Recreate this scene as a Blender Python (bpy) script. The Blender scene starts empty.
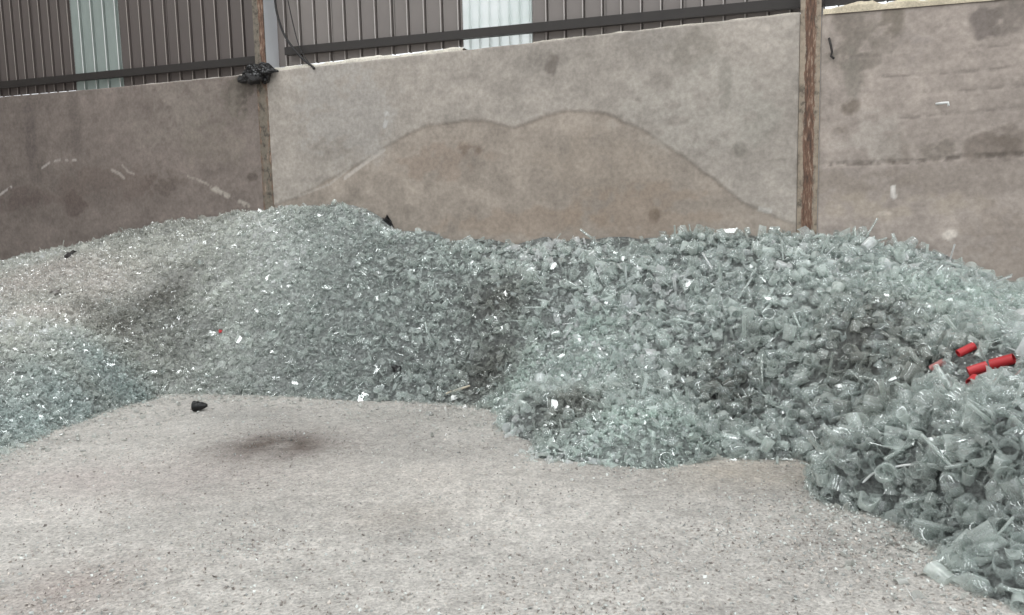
import bpy, math
import numpy as np
from mathutils import Matrix, Vector

S = bpy.context.scene
COL = S.collection
rng = np.random.default_rng(7)

# ------------------------------------------------------------------ camera
W, H, F = 1024.0, 615.0, 780.0
CAMZ, PITCH, ROLL = 1.5, math.radians(6.5), -0.023
cam_d = bpy.data.cameras.new('camera'); cam = bpy.data.objects.new('camera', cam_d); COL.objects.link(cam)
cam_d.sensor_fit = 'HORIZONTAL'; cam_d.sensor_width = 36.0; cam_d.lens = 36.0 * F / W
cam_d.clip_start = 0.05; cam_d.clip_end = 300
cam.matrix_world = Matrix.Translation((0, 0, CAMZ)) @ Matrix.Rotation(math.pi / 2 - PITCH, 4, 'X') @ Matrix.Rotation(ROLL, 4, 'Z')
S.camera = cam
RC = np.array((Matrix.Rotation(math.pi / 2 - PITCH, 3, 'X') @ Matrix.Rotation(ROLL, 3, 'Z')))
CP = np.array([0, 0, CAMZ])

def ray(px, py):
    d = RC @ np.array([(px - W / 2) / F, (H / 2 - py) / F, -1.0]); return d

def project(P):
    q = (np.asarray(P) - CP) @ RC
    return np.stack([W / 2 + F * q[..., 0] / -q[..., 2], H / 2 - F * q[..., 1] / -q[..., 2], -q[..., 2]], -1)

def at_z(px, py, z=0.0):
    d = ray(px, py); return CP + d * ((z - CAMZ) / d[2])

# ------------------------------------------------------------------ world, light, exposure
S.view_settings.view_transform = 'Standard'; S.view_settings.look = 'None'
S.view_settings.gamma = 1.0; S.view_settings.use_curve_mapping = False
S.view_settings.exposure = 0.3
S.cycles.use_denoising = True
S.cycles.max_bounces = 10; S.cycles.diffuse_bounces = 4; S.cycles.glossy_bounces = 4
S.cycles.transmission_bounces = 8; S.cycles.transparent_max_bounces = 16
S.cycles.caustics_reflective = False; S.cycles.caustics_refractive = False
wd = bpy.data.worlds.new('overcast_sky'); S.world = wd; wd.use_nodes = True
bg = wd.node_tree.nodes['Background']
bg.inputs['Color'].default_value = (0.93, 0.97, 1.0, 1); bg.inputs['Strength'].default_value = 1.15
ADDED_SKYLIGHT_POWER = 320.0

# ------------------------------------------------------------------ wall frame: u along the wall, v out from it, z up
ZT = CAMZ + 1.75
A = at_z(262, 76, ZT); B = at_z(811, 12, ZT)
D = (B - A); D[2] = 0; BAY = float(np.linalg.norm(D)); D /= BAY
N = np.array([D[1], -D[0], 0.0])           # towards the camera
if N @ (CP - A) < 0: N = -N
P0 = np.array([A[0], A[1], 0.0])

def uvz(u, v, z):
    u, v, z = np.broadcast_arrays(np.asarray(u, float), np.asarray(v, float), np.asarray(z, float))
    return P0 + u[..., None] * D + v[..., None] * N + z[..., None] * np.array([0, 0, 1.0])

def at_wall(px, py, v=0.0):
    d = ray(px, py); t = ((P0 + v * N - CP) @ N) / (d @ N); p = CP + d * t
    return float((p - P0) @ D), float(p[2])

def to_uv(p):
    q = np.asarray(p) - P0; return q @ D, q @ N

# ------------------------------------------------------------------ small tools
def lin(r, g, b):
    c = np.array([r, g, b]) / 255.0
    return np.where(c <= 0.04045, c / 12.92, ((c + 0.055) / 1.055) ** 2.4)

def vnoise(x, y, seed=0):
    x = np.asarray(x, float) + 1000; y = np.asarray(y, float) + 1000
    xi = np.floor(x).astype(np.int64); yi = np.floor(y).astype(np.int64)
    fx = x - xi; fy = y - yi; fx = fx * fx * (3 - 2 * fx); fy = fy * fy * (3 - 2 * fy)
    def hsh(a, b):
        n = (a * 374761393 + b * 668265263 + seed * 974711) & 0x7fffffff
        n = ((n ^ (n >> 13)) * 1274126177) & 0x7fffffff
        return ((n ^ (n >> 16)) & 0xffff) / 65535.0
    return (hsh(xi, yi) * (1 - fx) + hsh(xi + 1, yi) * fx) * (1 - fy) + (hsh(xi, yi + 1) * (1 - fx) + hsh(xi + 1, yi + 1) * fx) * fy

def fbm(x, y, seed=0, octs=4):
    s = 0; a = 0.5; t = 0
    for k in range(octs):
        s = s + a * vnoise(x * 2 ** k, y * 2 ** k, seed + k); t += a; a *= 0.5
    return s / t - 0.5

def smooth(e0, e1, x):
    t = np.clip((np.asarray(x) - e0) / (e1 - e0), 0, 1); return t * t * (3 - 2 * t)

def mesh_np(name, V, Fc, mat=None, smooth_flag=False, colors=None, parent=None):
    """V (n,3), Fc (m,3) or (m,4) -> one mesh object."""
    V = np.ascontiguousarray(V, np.float32); Fc = np.ascontiguousarray(Fc, np.int32)
    me = bpy.data.meshes.new(name); k = Fc.shape[1]; m = len(Fc)
    me.vertices.add(len(V)); me.vertices.foreach_set('co', V.ravel())
    me.loops.add(m * k); me.loops.foreach_set('vertex_index', Fc.ravel())
    me.polygons.add(m); me.polygons.foreach_set('loop_start', np.arange(0, m * k, k, dtype=np.int32))
    try: me.polygons.foreach_set('loop_total', np.full(m, k, np.int32))
    except Exception: pass
    sm = np.broadcast_to(np.asarray(smooth_flag, bool), (m,)).copy()
    me.update(calc_edges=True); me.validate(clean_customdata=False)
    me.polygons.foreach_set('use_smooth', sm)
    if colors is not None:
        ca = me.color_attributes.new('tint', 'FLOAT_COLOR', 'POINT')
        c4 = np.ones((len(V), 4), np.float32); c4[:, :3] = colors; ca.data.foreach_set('color', c4.ravel())
    if mat: me.materials.append(mat)
    o = bpy.data.objects.new(name, me); COL.objects.link(o)
    if parent: o.parent = parent
    return o

def pyobj(name, V, Fc, mat, smooth_flag=False, parent=None):
    me = bpy.data.meshes.new(name); me.from_pydata([tuple(map(float, v)) for v in V], [], [tuple(map(int, f)) for f in Fc]); me.update()
    if smooth_flag: me.polygons.foreach_set('use_smooth', [True] * len(me.polygons))
    me.materials.append(mat)
    o = bpy.data.objects.new(name, me); COL.objects.link(o)
    if parent: o.parent = parent
    return o

def tag(o, label=None, cat=None, group=None, kind=None):
    if label: o['label'] = label
    if cat: o['category'] = cat
    if group: o['group'] = group
    if kind: o['kind'] = kind
    return o

def empty(name, loc=(0, 0, 0)):
    o = bpy.data.objects.new(name, None); COL.objects.link(o); o.location = loc; o.empty_display_size = 0.1; return o

def grid_faces(nu, nv):
    i = np.arange(nu * nv).reshape(nu, nv)
    return np.stack([i[:-1, :-1], i[1:, :-1], i[1:, 1:], i[:-1, 1:]], -1).reshape(-1, 4)

BOXF = [(0, 3, 2, 1), (4, 5, 6, 7), (0, 1, 5, 4), (1, 2, 6, 5), (2, 3, 7, 6), (3, 0, 4, 7)]
def box_uvz(u0, u1, v0, v1, z0, z1):
    """box in the wall frame; z0/z1 may be pairs (at u0, at u1)"""
    za = z0 if isinstance(z0, tuple) else (z0, z0); zb = z1 if isinstance(z1, tuple) else (z1, z1)
    return np.array([uvz(u0, v0, za[0]), uvz(u1, v0, za[1]), uvz(u1, v1, za[1]), uvz(u0, v1, za[0]),
                     uvz(u0, v0, zb[0]), uvz(u1, v0, zb[1]), uvz(u1, v1, zb[1]), uvz(u0, v1, zb[0])])

def tube_path(pts, r, n=8):
    """tube along a polyline; r scalar or per point"""
    P = np.array(pts, float); m = len(P); r = np.broadcast_to(np.asarray(r, float), (m,))
    T = np.gradient(P, axis=0); T /= np.linalg.norm(T, axis=1)[:, None]
    ref = np.array([0.31, 0.23, 0.92]); V = []
    for k in range(m):
        a = np.cross(T[k], ref); a /= np.linalg.norm(a); b = np.cross(T[k], a)
        for j in range(n):
            t = 2 * math.pi * j / n; V.append(P[k] + r[k] * (math.cos(t) * a + math.sin(t) * b))
    Fc = [(k * n + j, k * n + (j + 1) % n, (k + 1) * n + (j + 1) % n, (k + 1) * n + j) for k in range(m - 1) for j in range(n)]
    Fc += [tuple(range(n))[::-1], tuple(range((m - 1) * n, m * n))]
    return V, Fc

# ------------------------------------------------------------------ materials
def new_mat(name):
    m = bpy.data.materials.new(name); m.use_nodes = True; nt = m.node_tree; nt.nodes.clear()
    out = nt.nodes.new('ShaderNodeOutputMaterial'); return m, nt, out

def nd(nt, t, **kw):
    n = nt.nodes.new(t)
    for k, v in kw.items(): setattr(n, k, v)
    return n

def mixcol(nt, a, b, fac, mode='MIX'):
    n = nd(nt, 'ShaderNodeMix', data_type='RGBA', blend_type=mode)
    for s, x in ((n.inputs[0], fac), (n.inputs[6], a), (n.inputs[7], b)):
        if hasattr(x, 'is_output'): nt.links.new(x, s)
        elif isinstance(x, (int, float)): s.default_value = x
        else: s.default_value = (*x, 1)
    return n.outputs[2]

def noise(nt, scale, detail=5, rough=0.6, coord=None, dist=0.0):
    n = nd(nt, 'ShaderNodeTexNoise'); n.inputs['Scale'].default_value = scale; n.inputs['Detail'].default_value = detail
    n.inputs['Roughness'].default_value = rough; n.inputs['Distortion'].default_value = dist
    if coord is not None: nt.links.new(coord, n.inputs['Vector'])
    return n.outputs['Fac']

def ramp(nt, fac, stops):
    n = nd(nt, 'ShaderNodeValToRGB'); e = n.color_ramp.elements
    while len(e) < len(stops): e.new(0.5)
    for k, (p, c) in enumerate(stops):
        e[k].position = p; e[k].color = (*([c] * 3 if isinstance(c, (int, float)) else c), 1)
    nt.links.new(fac, n.inputs[0]); return n.outputs[0]

def bump(nt, h, strength, dist):
    b = nd(nt, 'ShaderNodeBump'); b.inputs['Strength'].default_value = strength; b.inputs['Distance'].default_value = dist
    nt.links.new(h, b.inputs['Height']); return b.outputs[0]

def mat_tinted(name, grain=40.0, var=0.25, rough=0.9, bstr=0.4, bdist=0.01, spec=0.25, grain2=None):
    """colour from the tint attribute, broken up by grain, with fine relief"""
    m, nt, out = new_mat(name); co = nd(nt, 'ShaderNodeTexCoord').outputs['Object']
    at = nd(nt, 'ShaderNodeAttribute', attribute_name='tint').outputs['Color']
    n1 = noise(nt, grain, 6, 0.65, co); n2 = noise(nt, grain2 or grain * 0.12, 4, 0.6, co)
    c = mixcol(nt, at, ramp(nt, n1, [(0.3, 1 - var), (0.7, 1 + var * 0.6)]), 1.0, 'MULTIPLY')
    c = mixcol(nt, c, ramp(nt, n2, [(0.3, 1 - var * 0.5), (0.7, 1 + var * 0.3)]), 1.0, 'MULTIPLY')
    p = nd(nt, 'ShaderNodeBsdfPrincipled'); nt.links.new(c, p.inputs['Base Color'])
    p.inputs['Roughness'].default_value = rough; p.inputs['Specular IOR Level'].default_value = spec
    nt.links.new(bump(nt, n1, bstr, bdist), p.inputs['Normal']); nt.links.new(p.outputs[0], out.inputs[0]); return m

def mat_plain(name, rgb, rough=0.6, metal=0.0, var=0.15, scale=20.0, spec=0.4):
    m, nt, out = new_mat(name); co = nd(nt, 'ShaderNodeTexCoord').outputs['Object']
    n1 = noise(nt, scale, 5, 0.6, co); c = lin(*rgb)
    col = mixcol(nt, c * (1 - var), np.minimum(c * (1 + var), 1), n1)
    p = nd(nt, 'ShaderNodeBsdfPrincipled'); nt.links.new(col, p.inputs['Base Color'])
    p.inputs['Roughness'].default_value = rough; p.inputs['Metallic'].default_value = metal; p.inputs['Specular IOR Level'].default_value = spec
    nt.links.new(p.outputs[0], out.inputs[0]); return m

def mat_glass(name, clear=0.5, rough=0.08, through=(0.982, 0.992, 0.988), tl=0.45, edge=0.7):
    """thin dusty glass: part of the light passes, part scatters on the dust film (more along a grazing path), plus fresnel reflection"""
    m, nt, out = new_mat(name)
    at = nd(nt, 'ShaderNodeAttribute', attribute_name='tint').outputs['Color']
    co = nd(nt, 'ShaderNodeTexCoord').outputs['Object']
    di = nd(nt, 'ShaderNodeBsdfDiffuse'); nt.links.new(at, di.inputs['Color'])
    ts = nd(nt, 'ShaderNodeBsdfTranslucent'); nt.links.new(at, ts.inputs['Color'])
    tr = nd(nt, 'ShaderNodeBsdfTransparent'); tr.inputs['Color'].default_value = (*through, 1)
    sc = nd(nt, 'ShaderNodeMixShader'); sc.inputs[0].default_value = tl
    nt.links.new(di.outputs[0], sc.inputs[1]); nt.links.new(ts.outputs[0], sc.inputs[2])
    fr = nd(nt, 'ShaderNodeFresnel'); ge = nd(nt, 'ShaderNodeNewGeometry'); io = nd(nt, 'ShaderNodeMapRange'); nt.links.new(ge.outputs['Backfacing'], io.inputs[0]); io.inputs[3].default_value = 1.52; io.inputs[4].default_value = 1 / 1.52; nt.links.new(io.outputs[0], fr.inputs['IOR'])
    n1 = noise(nt, 30, 3, 0.6, co)
    ad = nd(nt, 'ShaderNodeMath', operation='MULTIPLY_ADD'); nt.links.new(n1, ad.inputs[0]); ad.inputs[1].default_value = 0.4; ad.inputs[2].default_value = clear - 0.2
    lw = nd(nt, 'ShaderNodeLayerWeight'); lw.inputs['Blend'].default_value = 0.14
    sb = nd(nt, 'ShaderNodeMath', operation='MULTIPLY_ADD', use_clamp=True); nt.links.new(lw.outputs['Facing'], sb.inputs[0]); sb.inputs[1].default_value = -edge; nt.links.new(ad.outputs[0], sb.inputs[2])
    a = nd(nt, 'ShaderNodeMixShader'); nt.links.new(sb.outputs[0], a.inputs[0]); nt.links.new(sc.outputs[0], a.inputs[1]); nt.links.new(tr.outputs[0], a.inputs[2])
    gl = nd(nt, 'ShaderNodeBsdfGlossy'); gl.inputs['Roughness'].default_value = rough; gl.inputs['Color'].default_value = (1, 1, 1, 1)
    b = nd(nt, 'ShaderNodeMixShader'); nt.links.new(fr.outputs[0], b.inputs[0]); nt.links.new(a.outputs[0], b.inputs[1]); nt.links.new(gl.outputs[0], b.inputs[2])
    nt.links.new(b.outputs[0], out.inputs[0]); return m

M_CONC = mat_tinted('weathered_concrete', 24, 0.19, 0.92, 0.3, 0.008, 0.15, 3.0)
M_FLOOR = mat_tinted('dusty_crushed_floor', 60, 0.42, 0.95, 1.0, 0.02, 0.1, 14)
M_HEAP = mat_tinted('crushed_glass_bed', 45, 0.7, 0.5, 1.0, 0.04, 0.4, 20)
M_GLASS = mat_glass('dusty_glass', 0.72, 0.04)
M_JAR = mat_glass('clear_glass', 0.92, 0.03, edge=0.85)
M_CRUMB = mat_glass('crushed_glass', 0.40, 0.10)
M_GRIT = mat_tinted('grit', 50, 0.2, 0.7, 0.2, 0.003, 0.4)
M_MORTAR = mat_tinted('pale_mortar', 60, 0.25, 0.95, 0.6, 0.01, 0.1)
M_GIRT = mat_plain('dark_steel', (46, 42, 40), 0.55, 0.0, 0.2, 6)
M_PAINT = mat_plain('grey_white_paint', (196, 198, 202), 0.5, 0, 0.06, 5)
M_BLACK = mat_plain('black_plastic', (22, 21, 22), 0.28, 0, 0.2, 30)
M_CABLE = mat_plain('cable_rubber', (40, 38, 38), 0.6)
M_RED = mat_plain('red_plastic', (184, 50, 54), 0.35, 0, 0.12, 25)
M_PINK = mat_plain('dusty_red_plastic', (176, 120, 116), 0.6, 0, 0.15, 30)
M_WOODSLIP = mat_plain('pale_wood', (188, 178, 160), 0.8, 0, 0.15, 20)
M_WHITE = mat_plain('white_plastic', (225, 226, 224), 0.5, 0, 0.05, 10)
M_ROOF = mat_plain('roof_steel', (120, 116, 112), 0.6, 0, 0.1, 2)

def mat_cladding():
    m, nt, out = new_mat('grey_brown_sheet'); co = nd(nt, 'ShaderNodeTexCoord').outputs['Object']
    n1 = noise(nt, 1.5, 5, 0.6, co); c = mixcol(nt, lin(112, 105, 102), lin(130, 123, 119), n1)
    p = nd(nt, 'ShaderNodeBsdfPrincipled'); nt.links.new(c, p.inputs['Base Color']); p.inputs['Roughness'].default_value = 0.5
    p.inputs['Specular IOR Level'].default_value = 0.4
    nt.links.new(p.outputs[0], out.inputs[0]); return m
M_CLAD = mat_cladding(); M_CREST = mat_plain('lit_rib_crest', (176, 170, 166), 0.5, 0, 0.15, 4)  # crest tone: the catch of light on the ribs, put into the colour
M_CLAD_DARK = mat_plain('dark_sheet', (92, 84, 81), 0.55, 0, 0.12, 1.5); M_CREST_DARK = mat_plain('dark_sheet_lit_rib', (158, 150, 144), 0.55, 0, 0.15, 4)  # darker sheet colour for the first bay, with its own crest tone
def crest_of(m): return {M_CLAD: M_CREST, M_CLAD_DARK: M_CREST_DARK, M_TL_DULL: M_WHITE}.get(m, m)

def mat_translucent(name, rgb, tl=0.6):
    m, nt, out = new_mat(name); co = nd(nt, 'ShaderNodeTexCoord').outputs['Object']
    n1 = noise(nt, 3.0, 4, 0.6, co); c0 = lin(*rgb); c = mixcol(nt, c0 * 0.85, np.minimum(c0 * 1.1, 1), n1)
    a = nd(nt, 'ShaderNodeBsdfTranslucent'); b = nd(nt, 'ShaderNodeBsdfPrincipled'); b.inputs['Roughness'].default_value = 0.4
    nt.links.new(c, a.inputs['Color']); nt.links.new(c, b.inputs['Base Color'])
    x = nd(nt, 'ShaderNodeMixShader'); x.inputs[0].default_value = 1 - tl
    nt.links.new(a.outputs[0], x.inputs[1]); nt.links.new(b.outputs[0], x.inputs[2]); nt.links.new(x.outputs[0], out.inputs[0]); return m
M_TL_BRIGHT = mat_translucent('clean_translucent_sheet', (246, 252, 250), 0.92)
M_TL_DULL = mat_translucent('grimy_translucent_sheet', (176, 184, 180), 0.5)

def mat_rust(name, rust_w, pale, rs=1.0):
    """painted flange with a rusted middle; object x runs across the flange"""
    m, nt, out = new_mat(name); co = nd(nt, 'ShaderNodeTexCoord').outputs['Object']
    at = nd(nt, 'ShaderNodeAttribute', attribute_name='tint').outputs['Color']
    mp = nd(nt, 'ShaderNodeMapping'); mp.inputs['Scale'].default_value = (1, 1, 0.18); nt.links.new(co, mp.inputs[0])
    n1 = noise(nt, 45, 6, 0.7, mp.outputs[0]); n2 = noise(nt, 12, 5, 0.65, co)
    rust = ramp(nt, n1, [(0.34, lin(56, 45, 40)), (0.46, lin(92, 70, 58)), (0.56, lin(114, 86, 70)), (0.66, lin(158, 140, 124))])
    pal = ramp(nt, n2, [(0.36, lin(*pale) * 0.35), (0.46, lin(*pale) * 0.75), (0.62, lin(*pale))])
    # tint red channel carries how rusted each strip is
    sep = nd(nt, 'ShaderNodeSeparateColor'); nt.links.new(at, sep.inputs[0])
    ad = nd(nt, 'ShaderNodeMath', operation='ADD'); nt.links.new(sep.outputs[0], ad.inputs[0])
    sb = nd(nt, 'ShaderNodeMath', operation='MULTIPLY_ADD'); nt.links.new(n1, sb.inputs[0]); sb.inputs[1].default_value = 1.7; sb.inputs[2].default_value = -0.85
    nt.links.new(sb.outputs[0], ad.inputs[1])
    f = ramp(nt, ad.outputs[0], [(0.42, 0.0), (0.58, 1.0)])
    c = mixcol(nt, pal, rust, f)
    p = nd(nt, 'ShaderNodeBsdfPrincipled'); nt.links.new(c, p.inputs['Base Color']); p.inputs['Roughness'].default_value = 0.8
    nt.links.new(bump(nt, n1, 0.5, 0.004), p.inputs['Normal']); nt.links.new(p.outputs[0], out.inputs[0]); return m
M_RUST = mat_rust('rusted_flange', 0.5, (158, 144, 128)); M_RUST2 = mat_rust('stained_flange', 0.5, (124, 115, 103))

# ------------------------------------------------------------------ heap relief (world space height field over the u, v grid)
crest = [(0, 264), (60, 252), (110, 241), (180, 219), (250, 209), (300, 206), (345, 203), (372, 212), (400, 228), (440, 235), (500, 240), (560, 239),
         (600, 237), (680, 238), (740, 235), (811, 233), (850, 233), (900, 240), (940, 252), (980, 272), (1024, 297)]
foot = [(0, 462), (40, 440), (100, 413), (160, 393), (220, 392), (300, 395), (400, 400), (470, 404), (505, 420), (508, 452), (560, 462), (620, 464), (690, 460),
        (728, 446), (760, 440), (800, 452), (840, 478), (880, 512), (930, 535), (980, 556), (1024, 582)]
ctl = []
for (x, y) in crest:
    u, z = at_wall(x, y); ctl.append((u, 0.0, z)); ctl.append((u, 0.12, z - 0.01))
for (x, y) in foot:
    p = at_z(x, y); u, v = to_uv(p); ctl.append((u, v, 0.0))
    d = p - CP; d[2] = 0; d /= np.linalg.norm(d); q = p - d * 0.7; u, v = to_uv(q); ctl.append((u, v, -0.28))
# inner relief: (pixel, height)
for (x, y, z) in [(590, 405, 0.20), (560, 420, 0.14), (640, 415, 0.26), (690, 420, 0.22), (490, 378, 0.16), (572, 398, 0.14), (530, 385, 0.30), (760, 408, 0.26),
                  (880, 345, 0.62), (850, 315, 0.80), (915, 390, 0.50), (960, 440, 0.46), (900, 440, 0.34), (1000, 420, 0.60), (1010, 500, 0.34), (840, 420, 0.40),
                  (960, 340, 0.76), (60, 400, 0.16), (130, 372, 0.22), (200, 300, 0.72), (60, 330, 0.62), (20, 430, 0.07), (310, 350, 0.34)]:
    u, v = to_uv(at_z(x, y, z)); ctl.append((u, v, z))
for (u, v, z) in [(-7, 0, 0.9), (-7, 3, 0.45), (-7, 6, -0.2), (-4.5, 3.0, 0.55), (-4, 5.2, 0.1), (-5, 7.5, -0.4), (10, 0, 0.5), (10, 3.5, 0.5), (10, 6, -0.1), (9, 7.5, -0.4), (3, 7.5, -2.2), (0, 7.5, -2.0)]:
    ctl.append((u, v, z))
ctl = np.array(ctl)
def rbf_fit(c):
    r = np.linalg.norm(c[:, None, :2] - c[None, :, :2], axis=2); n = len(c)
    K = np.zeros((n + 3, n + 3)); K[:n, :n] = r - 0.03 * np.eye(n) * 0 ; P = np.c_[np.ones(n), c[:, :2]]; K[:n, n:] = P; K[n:, :n] = P.T
    return np.linalg.lstsq(K, np.r_[c[:, 2], 0, 0, 0], rcond=None)[0]
wts = rbf_fit(ctl)
U0, U1, V1, STEP = -7.0, 10.0, 7.5, 0.05
gu = np.arange(U0, U1 + 1e-6, STEP); gv = np.arange(0, V1 + 1e-6, STEP)
GU, GV = np.meshgrid(gu, gv, indexing='ij')
def rbf_eval(u, v):
    q = np.stack([u.ravel(), v.ravel()], -1); out = np.empty(len(q))
    for k in range(0, len(q), 20000):
        s = q[k:k + 20000]; r = np.linalg.norm(s[:, None] - ctl[None, :, :2], axis=2)
        out[k:k + 20000] = r @ wts[:len(ctl)] + wts[-3] + s @ wts[-2:]
    return out.reshape(u.shape)
HZ = rbf_eval(GU, GV)
for _ in range(3):     # soften the creases at the controls
    Hp = np.pad(HZ, 1, mode='edge'); HZ = (Hp[1:-1, 1:-1] * 2 + Hp[:-2, 1:-1] + Hp[2:, 1:-1] + Hp[1:-1, :-2] + Hp[1:-1, 2:]) / 6
HZ = HZ + smooth(0.0, 0.3, HZ) * (0.16 * fbm(GU * 1.4, GV * 1.4, 3, 3) + 0.07 * fbm(GU * 4.5, GV * 4.5, 9, 3))
def heap_h(u, v):
    a = np.clip((np.asarray(u) - U0) / STEP, 0, len(gu) - 1.001); b = np.clip(np.asarray(v) / STEP, 0, len(gv) - 1.001)
    i = a.astype(int); j = b.astype(int); fa = a - i; fb = b - j
    return (HZ[i, j] * (1 - fa) + HZ[i + 1, j] * fa) * (1 - fb) + (HZ[i, j + 1] * (1 - fa) + HZ[i + 1, j + 1] * fa) * fb
def heap_n(u, v):
    e = 0.08; hu = (heap_h(u + e, v) - heap_h(u - e, v)) / (2 * e); hv = (heap_h(u, v + e) - heap_h(u, np.maximum(v - e, 0))) / (2 * e)
    n = -hu[..., None] * D - hv[..., None] * N + np.array([0, 0, 1.0]); return n / np.linalg.norm(n, axis=-1)[..., None]
def heap_hit(px, py):
    """where the line of sight through a photo pixel meets the heap or the floor"""
    d = ray(px, py); t = np.linspace(1.5, 14, 4000); p = CP + d * t[:, None]; u, v = to_uv(p)
    h = np.maximum(heap_h(u, v), 0); k = int(np.argmax((p[:, 2] <= h) | (v < 0))); return p[k]

def blob(x, y, cx, cy, rx, ry, rot=0.0):
    c, s = math.cos(rot), math.sin(rot); dx, dy = x - cx, y - cy
    return np.exp(-(((dx * c + dy * s) / rx) ** 2 + ((-dx * s + dy * c) / ry) ** 2))

# patches of sand, dirt, painted hollow shade and crushed glass are laid out on the ground plan; their centres come from where they lie in the photo
def patch(px, py, ru, rv, rot=0.0):
    u, v = to_uv(heap_hit(px, py)); return (u, v, ru, rv, rot)
P_SAND = [patch(62, 268, 0.9, 0.55), patch(25, 283, 0.8, 0.7), patch(100, 280, 0.5, 0.5), patch(40, 310, 0.5, 0.4)]
P_DIRT_SHADE = [patch(115, 325, 0.35, 0.3), patch(165, 295, 0.2, 0.45), patch(88, 305, 0.25, 0.2), patch(870, 335, 0.40, 0.55), patch(905, 378, 0.35, 0.3), patch(490, 372, 0.26, 0.4), patch(575, 402, 0.22, 0.3), patch(725, 385, 0.3, 0.3), patch(500, 300, 0.3, 0.25)]  # dirt, plus the shade of the heap's hollows painted as dark tint
P_FINE = [patch(640, 425, 0.62, 0.42), patch(580, 440, 0.5, 0.28), patch(530, 380, 0.32, 0.45), patch(120, 385, 0.9, 0.45), patch(30, 425, 0.9, 0.6), patch(600, 360, 0.5, 0.5), patch(990, 300, 0.7, 0.6)]
P_PALE = [patch(640, 415, 0.45, 0.4), patch(520, 378, 0.25, 0.4), patch(590, 350, 0.3, 0.5), patch(990, 300, 0.7, 0.6), patch(960, 290, 0.5, 0.5)]
P_TEAL = [patch(120, 385, 0.7, 0.3), patch(30, 425, 0.8, 0.5), patch(70, 402, 0.6, 0.35)]
def psum(ps, u, v):
    s = 0
    for (a, b, ru, rv, rot) in ps: s = np.maximum(s, blob(u, v, a, b, ru, rv, rot))
    return s

def glass_tint(u, v, k=0.06):
    """colour of the glass by where it lies"""
    n = len(u); base = lin(224, 231, 227) * np.ones((n, 3))
    g = fbm(u * 1.1, v * 1.1, 21, 3)[:, None]
    base = base * (1 + 0.7 * g)
    left = smooth(1.8, -1.2, u - 0.35 * v)[:, None]
    base = base * (1 - left) + left * lin(229, 229, 223) * (1 + 0.7 * g)
    w = psum(P_PALE, u, v)[:, None] * 0.8; base = base * (1 - w) + w * lin(230, 243, 236)
    w = psum(P_TEAL, u, v)[:, None] * 0.7; base = base * (1 - w) + w * lin(212, 225, 224)
    w = psum(P_DIRT_SHADE, u, v)[:, None] * 0.75; base = base * (1 - w) + w * lin(142, 140, 132)
    w = psum(P_SAND, u, v)[:, None] * 0.95; base = base * (1 - w) + w * lin(233, 227, 222)
    return base

# ------------------------------------------------------------------ floor
fx = np.unique(np.r_[np.linspace(-40, -6, 18), np.arange(-6, 5.5, 0.05), np.linspace(5.5, 40, 18)])
fy = np.unique(np.r_[np.linspace(-40, 1.8, 20), np.arange(1.8, 9.2, 0.05), np.linspace(9.2, 45, 18)])
FX, FY = np.meshgrid(fx, fy, indexing='ij')
near = smooth(-7, -5.5, FX) * smooth(6, 5, FX) * smooth(1.0, 1.9, FY) * smooth(9.5, 9, FY)
FZ = near * (0.035 * fbm(FX * 1.3, FY * 1.3, 5, 3) + 0.018 * fbm(FX * 6, FY * 6, 6, 3)) - 0.004
def floor_h(x, y): return 0.035 * fbm(x * 1.3, y * 1.3, 5, 3) + 0.018 * fbm(x * 6, y * 6, 6, 3) - 0.004
fc = np.ones(FX.shape + (3,)) * lin(209, 204, 198)
n1 = fbm(FX * 0.8, FY * 1.0, 31, 4)[..., None]; n2 = fbm(FX * 5, FY * 5, 41, 4)[..., None]
n3 = fbm(FX * 2.2, FY * 2.2, 45, 4)[..., None]
fc = fc * (1 + 0.5 * n1 + 0.30 * n2 + 0.30 * n3)
for (px, py, rx, ry, rgb, w) in [(280, 446, 0.50, 0.42, (116, 106, 100), 1.0), (240, 415, 0.5, 0.3, (160, 158, 154), 0.5), (400, 515, 0.28, 0.18, (160, 148, 136), 0.4), (70, 590, 0.35, 0.3, (166, 148, 142), 0.5),
                                 (780, 470, 0.7, 0.3, (178, 164, 146), 0.5), (930, 500, 0.6, 0.4, (196, 194, 188), 0.5), (420, 415, 0.7, 0.25, (168, 166, 160), 0.5), (620, 560, 0.7, 0.3, (172, 168, 164), 0.3),
                                 (400, 480, 1.2, 0.4, (198, 190, 182), 0.4), (120, 480, 0.9, 0.4, (188, 176, 172), 0.5)]:
    p = at_z(px, py); b = blob(FX, FY, p[0], p[1], rx, ry)[..., None] * np.clip(0.9 + 1.3 * n2 + 0.6 * n3, 0, 1.5) * w; b = np.clip(b, 0, 1)
    fc = fc * (1 - b) + b * lin(*rgb)
fl = mesh_np('floor', np.stack([FX, FY, FZ], -1).reshape(-1, 3), grid_faces(*FX.shape), M_FLOOR, True, fc.reshape(-1, 3))
tag(fl, 'pale dusty yard floor of compacted crushed glass and grit', kind='structure')

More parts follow.
